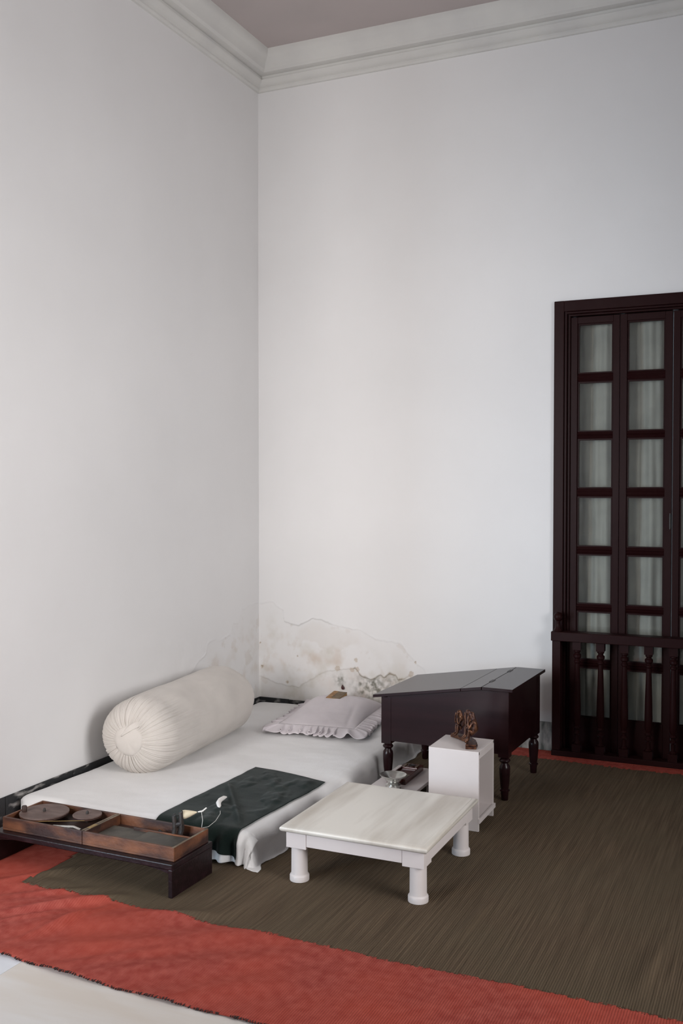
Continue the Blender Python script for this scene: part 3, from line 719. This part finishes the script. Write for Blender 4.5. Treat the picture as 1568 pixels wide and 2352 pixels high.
# ================================================================ DESK
def desk():
    root = empty('writing_desk', (1.49, -0.682, 0.005), R(-2.0)); tag(root, 'low dark polished writing desk with sloping lid on turned legs', 'desk')
    X0, X1, Y0, Y1 = -0.308, 0.308, -0.262, 0.262
    def zt(x): # underside of the lid
        return 0.408 + (x+0.345)*(0.491-0.408)/(0.187+0.345) if x < 0.187 else 0.491
    # body panels
    for (ya, yb) in ((Y0, Y0+0.018), (Y1-0.018, Y1)):
        bm = bmesh.new(); prism(bm, [(X0+0.03, 0.208), (X1-0.03, 0.208), (X1-0.03, zt(X1-0.03)), (0.187, zt(0.187)), (X0+0.03, zt(X0+0.03))], 'y', ya+0.002, yb-0.002)
        obj('side_panel', bm, M['desk'], root)
    obj('end_panel', bx(X0+0.002, X0+0.018, Y0+0.03, Y1-0.03, 0.208, zt(X0)), M['desk'], root)
    obj('end_panel', bx(X1-0.018, X1-0.002, Y0+0.03, Y1-0.03, 0.208, zt(X1)), M['desk'], root)
    obj('bottom_board', bx(X0+0.018, X1-0.018, Y0+0.018, Y1-0.018, 0.212, 0.222), M['desk'], root)
    T = 0.014
    def top(name, xa, xb):
        za, zb = zt(xa), zt(xb)
        bm = bmesh.new(); prism(bm, [(xa, za), (xb, zb), (xb, zb+T), (xa, za+T)], 'y', Y0-0.016, Y1+0.016)
        return obj(name, bm, M['desk'], root, bevel=0.0016)
    lid = top('lid', -0.345, 0.088); top('fixed_strip', 0.0895, 0.1860); flat = top('top_flap', 0.1885, 0.330)
    for yy in (-0.12, 0.16):
        obj('hinge', bx(0.1800, 0.1950, yy-0.028, yy+0.028, 0.505, 0.5062), M['iron'], root)
    leg = [(0.014, 0.0), (0.0155, 0.002), (0.018, 0.040), (0.0225, 0.042), (0.0225, 0.046), (0.0175, 0.049), (0.0205, 0.075), (0.0235, 0.115), (0.0245, 0.140), (0.023, 0.153), (0.0165, 0.163),
           (0.0155, 0.167), (0.022, 0.172), (0.0255, 0.178), (0.022, 0.185), (0.016, 0.190), (0.016, 0.198)]
    for sx in (-1, 1):
        for sy in (-1, 1):
            cx_, cy_ = sx*(0.308-0.024), sy*(0.262-0.024)
            bm = lath(leg, n=24, cx=cx_, cy=cy_)
            box(bm, cx_-0.024, cx_+0.024, cy_-0.024, cy_+0.024, 0.194, zt(cx_-0.024)-0.001)
            obj('leg', bm, M['desk'], root, smooth=True)
desk()

# ================================================================ MARBLE TABLE
def table():
    X0, X1, Y0, Y1 = 1.288, 1.834, -2.168, -1.583
    cx_, cy_ = (X0+X1)/2, (Y0+Y1)/2; root = empty('low_table', (cx_, cy_, 0.005)); tag(root, 'low square white table with veined marble top and column legs', 'table')
    hx, hy = (X1-X0)/2, (Y1-Y0)/2
    # slab with rounded nosing and a shallow step inside the edge
    lv = [(0.004, 0.182), (0.000, 0.186), (-0.0025, 0.191), (-0.002, 0.196), (0.001, 0.200), (0.006, 0.2018), (0.016, 0.2022), (0.018, 0.2034), (0.020, 0.2036)]
    bm = bmesh.new(); rings = []
    for ins, z in lv:
        rings.append([bm.verts.new((sx*(hx-ins), sy*(hy-ins), z)) for sx, sy in ((-1,-1),(1,-1),(1,1),(-1,1))])
    for a, b in zip(rings, rings[1:]):
        for i in range(4): bm.faces.new([a[i], a[(i+1)%4], b[(i+1)%4], b[i]])
    bm.faces.new(rings[0][::-1]); bm.faces.new(rings[-1])
    obj('marble_top', bm, M['marble_top'], root, smooth=True, angle=50)
    iw = 0.016; bl = 0.078
    for s in (-1, 1):
        y = s*(hy-iw); obj('apron', bx(-hx+iw+bl, hx-iw-bl, min(y, y-s*0.016)+0.0, max(y, y-s*0.016), 0.134, 0.1815), M['white_paint'], root, bevel=0.0012)
        x = s*(hx-iw); obj('apron', bx(min(x, x-s*0.016), max(x, x-s*0.016), -hy+iw+bl, hy-iw-bl, 0.134, 0.1815), M['white_paint'], root, bevel=0.0012)
    leg = [(0.0345, 0.0), (0.0350, 0.003), (0.0350, 0.018), (0.0335, 0.021), (0.0300, 0.024), (0.0295, 0.030), (0.0288, 0.125)]
    for sx in (-1, 1):
        for sy in (-1, 1):
            bm = bmesh.new()
            a, b = sorted((sx*(hx-iw+0.0006), sx*(hx-iw-bl+0.001))); c, d = sorted((sy*(hy-iw+0.0006), sy*(hy-iw-0.016)))
            box(bm, a, b, c, d, 0.124, 0.1815)
            a2, b2 = sorted((sx*(hx-iw+0.0006), sx*(hx-iw-0.016))); c2, d2 = sorted((sy*(hy-iw-0.016), sy*(hy-iw-bl+0.001)))
            box(bm, a2, b2, c2, d2, 0.124, 0.1815)
            cb = obj('corner_block', bm, M['white_paint'], root, bevel=0.0012)
            lx, ly = sx*(hx-iw-0.033), sy*(hy-iw-0.038)
            obj('leg', (lambda q: (box(q, lx-0.024, lx+0.024, ly-0.02, ly+0.02, 0.1245, 0.181), q)[-1])(lath(leg, n=32, cx=lx, cy=ly)), M['white_paint'], root, smooth=True)
table()

# ================================================================ WHITE BOX STAND
wbx = empty('box_stand', (1.672, -1.270, 0.005)); tag(wbx, 'tall white painted open box stand carrying the small bronze figures', 'stand')
hx, hy, hz = 0.107, 0.112, 0.325
obj('front_panel', bx(-hx, hx, -hy, -hy+0.011, 0, hz-0.0005), M['white_paint'], wbx, bevel=0.001)
obj('rear_panel', bx(-hx, hx, hy-0.011, hy, 0, hz-0.0005), M['white_paint'], wbx, bevel=0.001)
obj('side_panel', bx(-hx, -hx+0.011, -hy+0.011, hy-0.011, 0.03, hz-0.016), M['white_paint'], wbx)
obj('top', bx(-hx, hx, -hy+0.0005, hy-0.0005, hz-0.014, hz), M['white_paint'], wbx, bevel=0.001)
obj('top_rail', bx(hx-0.010, hx-0.0005, -hy+0.0112, hy-0.0112, hz-0.030, hz-0.0142), M['white_paint'], wbx)
obj('shelf', bx(-hx+0.011, hx-0.003, -hy+0.011, hy-0.011, 0.040, 0.050), M['white_paint'], wbx)
obj('shelf_lip', bx(hx-0.003, hx+0.006, -hy-0.001, hy+0.008, 0.034, 0.053), M['white_paint'], wbx, bevel=0.001)

# ================================================================ BRONZE FIGURES on curved base
def monkey(root, x, y, face, h, s):
    """slim seated figure, knees drawn up, both arms lifted to the head"""
    m = bpy.data.meshes.new('figure')
    f = Vector((math.cos(face), math.sin(face), 0)); sd = Vector((-f.y, f.x, 0)); P = []
    E = []; Rr = []
    def add(fwd, side, z, r, par=None):
        p = Vector((x, y, 0)) + f*fwd*s + sd*side*s + Vector((0, 0, z*h)); P.append(p); Rr.append(r*s)
        if par is not None: E.append((par, len(P)-1))
        return len(P)-1
    hip = add(-0.012, 0, 0.14, 0.013)
    bel = add(-0.012, 0, 0.38, 0.0145, hip); ch = add(-0.008, 0, 0.60, 0.0135, bel)
    nk = add(-0.002, 0, 0.74, 0.0065, ch); hd = add(0.003, 0, 0.86, 0.0105, nk); cr = add(0.001, 0, 0.97, 0.0075, hd); sn = add(0.014, 0, 0.845, 0.005, hd)
    for q in (-1, 1):
        kn = add(0.012, q*0.011, 0.42, 0.0060, hip); an = add(0.014, q*0.008, 0.10, 0.0044, kn); tt = add(0.026, q*0.009, 0.03, 0.0040, an)
        shd = add(-0.002, q*0.013, 0.66, 0.0058, ch); el = add(0.014, q*0.015, 0.44, 0.0036, shd); wr = add(0.016, q*0.009, 0.72, 0.0030, el); hn = add(0.013, q*0.006, 0.86, 0.0038, wr)
    m.from_pydata([tuple(p) for p in P], E, [])
    o = bpy.data.objects.new('figure', m); COL.objects.link(o); o.parent = root; m.materials.append(M['bronze'])
    sk = o.modifiers.new('skin', 'SKIN'); sk.use_smooth_shade = True
    for v, r in zip(m.skin_vertices[0].data, Rr): v.radius = (r, r)
    m.skin_vertices[0].data[0].use_root = True
    sb = o.modifiers.new('sub', 'SUBSURF'); sb.levels = 2; sb.render_levels = 2
    return o
fg = empty('figurine', (1.690, -1.290, 0.331)); tag(fg, 'dark bronze statuette of three seated monkeys on a curved base, on the white box', 'statuette')
bm = bmesh.new()
inner = [(-0.094, 0.100), (-0.055, 0.075), (-0.015, 0.040), (0.012, 0.000), (0.022, -0.040), (0.026, -0.072)]
outer = [(-0.074, 0.118), (-0.030, 0.098), (0.012, 0.066), (0.044, 0.026), (0.062, -0.016), (0.068, -0.058)]
poly = inner + outer[::-1]
prism(bm, poly, 'z', 0.0, 0.010); prism(bm, [(a*0.95+0.0, b*0.95) for a, b in poly], 'z', 0.0098, 0.018)
obj('base', bm, M['bronze'], fg, bevel=0.0015)
monkey(fg, -0.046, 0.086, R(-142), 0.112, 1.10)
monkey(fg, 0.008, 0.040, R(-152), 0.128, 1.15)
monkey(fg, 0.041, -0.018, R(-165), 0.134, 1.25)
for ch in list(fg.children):
    if ch.name.startswith('figure'): ch.location.z = 0.016

# ================================================================ LOW BOARD, BOWL, PEN BOX
bd = empty('low_stool', (1.362, -1.160, 0.005)); tag(bd, 'low white painted stool between the marble table and the desk', 'stool')
obj('top_board', bx(-0.106, 0.106, -0.245, 0.245, 0.081, 0.095), M['white_paint'], bd, bevel=0.0015)
obj('side_board', bx(-0.098, -0.086, -0.235, 0.235, 0.0, 0.0805), M['white_paint'], bd, bevel=0.001)
obj('cross_board', bx(-0.085, 0.085, 0.215, 0.227, 0.03, 0.0805), M['white_paint'], bd)
obj('cross_board', bx(-0.085, 0.085, -0.227, -0.215, 0.03, 0.0805), M['white_paint'], bd)
obj('side_board', bx(0.086, 0.098, -0.235, -0.08, 0.0, 0.0805), M['white_paint'], bd, bevel=0.001)
obj('side_board', bx(0.086, 0.098, 0.08, 0.235, 0.0, 0.0805), M['white_paint'], bd, bevel=0.001)
bowl = empty('bowl', (1.364, -1.268, 0.1002)); tag(bowl, 'small silvery footed bowl standing behind the marble table', 'bowl')
cup = [(0.020, 0.026), (0.026, 0.030), (0.034, 0.036), (0.037, 0.042), (0.042, 0.047), (0.052, 0.053), (0.0575, 0.058), (0.0585, 0.0600), (0.0575, 0.0610), (0.051, 0.056), (0.041, 0.050), (0.034, 0.044), (0.024, 0.036), (0.010, 0.033), (0.001, 0.033)]
obj('cup', lath(cup, n=48), M['tin'], bowl, smooth=True)
foot = [(0.034, 0.0), (0.0355, 0.002), (0.035, 0.005), (0.033, 0.008), (0.034, 0.013), (0.0335, 0.018), (0.027, 0.023), (0.021, 0.0265), (0.019, 0.028)]
obj('foot', lath(foot, n=48), M['tin'], bowl, smooth=True)
pb = empty('pen_box', (1.350, -1.082, 0.1002), R(1)); tag(pb, 'dark red lacquered wooden pen box with carved end and inkwell on the low white stool', 'box')
obj('tray', (lambda b: (box(b, -0.044, 0.044, -0.124, 0.122, 0, 0.008), box(b, -0.044, -0.037, -0.124, 0.122, 0.008, 0.026), box(b, 0.037, 0.044, -0.124, 0.122, 0.008, 0.026),
                        box(b, -0.037, 0.037, -0.124, -0.117, 0.008, 0.026), box(b, -0.037, 0.037, 0.115, 0.122, 0.008, 0.026), b)[-1])(bmesh.new()), M['lacquer'], pb, bevel=0.001)
obj('inner_board', bx(-0.036, 0.036, -0.040, 0.050, 0.008, 0.020), M['lacquer'], pb, bevel=0.001)
bm = bx(-0.0365, 0.0365, 0.055, 0.1145, 0.008, 0.027); obj('carved_block', bm, M['lacquer'], pb, bevel=0.0015)
for k in range(4):
    xx = -0.028+0.0187*k
    if k in (1, 2): continue
    obj('carved_rib', bx(xx-0.003, xx+0.003, 0.059, 0.110, 0.0265, 0.0290), M['rim'], pb, bevel=0.0008)
obj('inkwell', lath([(0.014, 0.0265), (0.0145, 0.030), (0.0115, 0.0305), (0.0110, 0.0275), (0.001, 0.0272)], n=24, cx=0, cy=0.085), M['iron'], pb, smooth=True)
obj('divider', bx(-0.0365, 0.0365, -0.047, -0.042, 0.008, 0.024), M['rim'], pb)

# ================================================================ BENCH + BOX SPINNING WHEEL
bn = empty('bench', (0.620, -2.313, 0.0045), R(-0.6)); tag(bn, 'low dark purple brown bench under the wooden spinning wheel box', 'bench')
bxh, byh = 0.402, 0.127
obj('top_board', bx(-bxh, bxh, -byh, byh, 0.096, 0.116), M['bench'], bn, bevel=0.003)
obj('end_board', bx(bxh-0.018, bxh-0.001, -byh+0.001, byh-0.001, 0, 0.096), M['bench'], bn, bevel=0.002)
obj('end_board', bx(-bxh+0.001, -bxh+0.018, -byh+0.001, byh-0.001, 0, 0.096), M['bench'], bn, bevel=0.002)
for s_ in (-1, 1):
    br = bmesh.new(); prism(br, [(s_*(bxh-0.018), 0.0955), (s_*(bxh-0.018), 0.083), (s_*(bxh-0.05), 0.090), (s_*(bxh-0.10), 0.0955)], 'y', -byh+0.002, -byh+0.014)
    obj('bracket', br, M['bench'], bn)

ck = empty('spinning_wheel', (0.6285, -2.306, 0.121), R(-0.8)); tag(ck, 'old wooden box spinning wheel opened into two trays with two discs', 'spinning wheel')
def tray(name, x0, x1, hy_, h=0.048, t=0.009, label=None):
    bm = bmesh.new()
    box(bm, x0, x1, -hy_, hy_, 0, 0.007)
    box(bm, x0, x1, -hy_, -hy_+t, 0.007, h); box(bm, x0, x1, hy_-t, hy_, 0.007, h)
    box(bm, x0, x0+t, -hy_+t, hy_-t, 0.007, h); box(bm, x1-t, x1, -hy_+t, hy_-t, 0.007, h)
    return obj(name, bm, M['chark'], ck, bevel=0.0012, label=label)
t1 = tray('tray', -0.384, -0.0115, 0.108); t2 = tray('tray', -0.0095, 0.384, 0.108)
# pale worn top edges
for (a, b, c, d) in [(-0.0205, -0.0118, -0.099, 0.099), (-0.0092, -0.0005, -0.099, 0.099), (0.3752, 0.3838, -0.1075, 0.1075)]:
    obj('worn_edge', bx(a, b, c, d, 0.0480, 0.0486), M['rim'], t2)
obj('hinge', bx(-0.018, -0.002, -0.07, -0.03, 0.0487, 0.0497), M['brass'], ck)
# wheel deck inside the left tray
obj('deck', bx(-0.374, -0.022, -0.098, 0.098, 0.012, 0.018), M['chark_dark'], t1)
def disc(r, x, y, z, hub):
    d = obj('wheel', lath([(r-0.002, z-0.004), (r, z-0.003), (r, z+0.0005), (r-0.002, z+0.002), (r-0.010, z+0.0016)], n=64, cx=x, cy=y), M['disc'], ck, smooth=True)
    obj('rim_plate', lath([(r*0.985, z-0.009), (r*0.985, z-0.005)], n=64, cx=x, cy=y), M['chark'], d, smooth=True)
    obj('axle', lath([(0.007, 0.018), (0.007, z-0.004)], n=16, cx=x, cy=y), M['iron'], d)
    obj('knob', lath([(0.0055, z+0.001), (0.0055, z+hub*0.5), (0.0035, z+hub), (0.001, z+hub+0.001)], n=16, cx=x, cy=y), M['iron'], d, smooth=True)
disc(0.092, -0.2845, 0.006, 0.047, 0.014); disc(0.054, -0.118, 0.058-0.006, 0.047, 0.013)
bm = bmesh.new(); lathe(bm, [(0.0095, 0.049), (0.010, 0.052), (0.010, 0.068), (0.0085, 0.071)], n=18, cx=-0.350, cy=-0.030); obj('crank_knob', bm, M['chark_dark'], ck, smooth=True)
def ring_tangent(x0, y0, r0, x1, y1, r1, z, sgn):
    dx, dy = x1-x0, y1-y0; L = math.hypot(dx, dy); a = math.atan2(dy, dx); b = math.acos((r0-r1)/L)*sgn
    return [(x0+r0*math.cos(a+b), y0+r0*math.sin(a+b), z), (x1+r1*math.cos(a+b), y1+r1*math.sin(a+b), z)]
for s in (-1, 1):
    bm = bmesh.new(); tube(bm, ring_tangent(-0.2845, 0.006, 0.091, -0.118, 0.052, 0.053, 0.040, s), 0.0012, 6)
    obj('drive_cord', bm, M['brass'], ck)
bm = bmesh.new(); box(bm, -0.19, -0.12, -0.072, -0.056, 0.018, 0.0235, None); tube(bm, [(-0.18, -0.065, 0.028), (-0.10, -0.045, 0.030), (-0.06, -0.055, 0.028)], 0.006, 10); box(bm, -0.10, -0.055, -0.085, -0.06, 0.018, 0.027)
obj('tensioner', bm, M['tin'], ck, smooth=True, label='dull metal tension piece')
# right tray: slate coloured boards, long slot at the back
obj('compartment_board', bx(0.002, 0.165, -0.097, 0.060, 0.012, 0.020), M['slate'], t2, bevel=0.001)
obj('compartment_board', bx(0.168, 0.374, -0.097, 0.045, 0.014, 0.026), M['slate'], t2, bevel=0.001)
bm = bmesh.new(); box(bm, 0.10, 0.374, 0.047, 0.053, 0.007, 0.030); obj('slot_rail', bm, M['chark'], t2, bevel=0.001)
obj('slot_floor', bx(0.002, 0.374, 0.054, 0.098, 0.0075, 0.012), M['chark_dark'], t2)
# spindle holder: two rough uprights
bm = bmesh.new(); random.seed(9)
for (xx, yy, w0, h0) in ((0.272, 0.058, 0.0085, 0.100), (0.297, 0.064, 0.0080, 0.114), (0.285, 0.070, 0.006, 0.085)):
    tube(bm, [(xx+random.uniform(-.002, .002), yy, 0.012), (xx-0.003, yy, 0.03), (xx+0.002, yy+0.001, 0.05), (xx-0.0015, yy, h0-0.008), (xx+0.003, yy, h0)], [w0*1.3, w0*1.05, w0*1.2, w0, w0*0.5], 7)
box(bm, 0.255, 0.325, 0.053, 0.075, 0.010, 0.018); tube(bm, [(0.272, 0.060, 0.060), (0.298, 0.064, 0.066)], 0.009, 8)
obj('spindle_holder', bm, M['iron'], ck, smooth=True, label='black rough spindle holder')
bm = bmesh.new(); tube(bm, [(0.200, 0.062, 0.030), (0.222, 0.068, 0.016), (0.250, 0.064, 0.014)], [0.004, 0.005, 0.004], 8); obj('latch', bm, M['iron'], ck)

# spindle with a cop of yarn, thread and a cotton sliver
spd = empty('spindle', (0.912, -2.240, 0.213)); tag(spd, 'thin spindle with a cream cone of yarn held over the right tray', 'spindle')
ax = [(-0.005, -0.004, 0.0), (0.075, 0.055, 0.012)]
bm = bmesh.new(); tube(bm, [ax[0], ax[1]], 0.0016, 8); obj('shaft', bm, M['iron'], spd)
def along(t): return tuple(a+(b-a)*t for a, b in zip(*ax))
bm = bmesh.new(); tube(bm, [along(0.16), along(0.20), along(0.30), along(0.45), along(0.62), along(0.72)], [0.010, 0.0155, 0.016, 0.012, 0.006, 0.002], 18); obj('yarn_cone', bm, M['cop'], spd, smooth=True)
bm = bmesh.new(); tube(bm, [along(0.10), along(0.13), along(0.165)], [0.011, 0.015, 0.014], 16); obj('whorl', bm, M['teal'], spd, smooth=True, label='teal yarn end')
bm = bmesh.new(); tube(bm, [along(0.75), along(0.84), along(0.92), (0.080, 0.060, 0.022)], [0.002, 0.003, 0.003, 0.0025], 8); obj('yarn_end', bm, M['thread'], spd, smooth=True)
bm = bmesh.new(); tube(bm, [tuple(Vector(spd.location)+Vector(along(0.88))), (0.980, -2.188, 0.190), (0.974, -2.186, 0.160), (0.962, -2.12, 0.1425), (0.950, -2.05, 0.141), (0.922, -1.97, 0.141), (0.893, -1.922, 0.1415)], 0.0009, 6)
th = obj('thread', bm, M['thread'], smooth=True); tag(th, 'white cotton thread running from the spindle to the cotton sliver', 'thread')
bm = bmesh.new(); tube(bm, [(0.888, -1.922, 0.1455), (0.878, -1.906, 0.147), (0.858, -1.878, 0.148), (0.846, -1.845, 0.148), (0.843, -1.812, 0.1475), (0.846, -1.796, 0.146)], [0.003, 0.0080, 0.0095, 0.0092, 0.0078, 0.003], 14)
pu = obj('cotton_sliver', bm, M['puni'], smooth=True); tag(pu, 'small white roll of raw cotton lying on the dark green cloth', 'cotton')
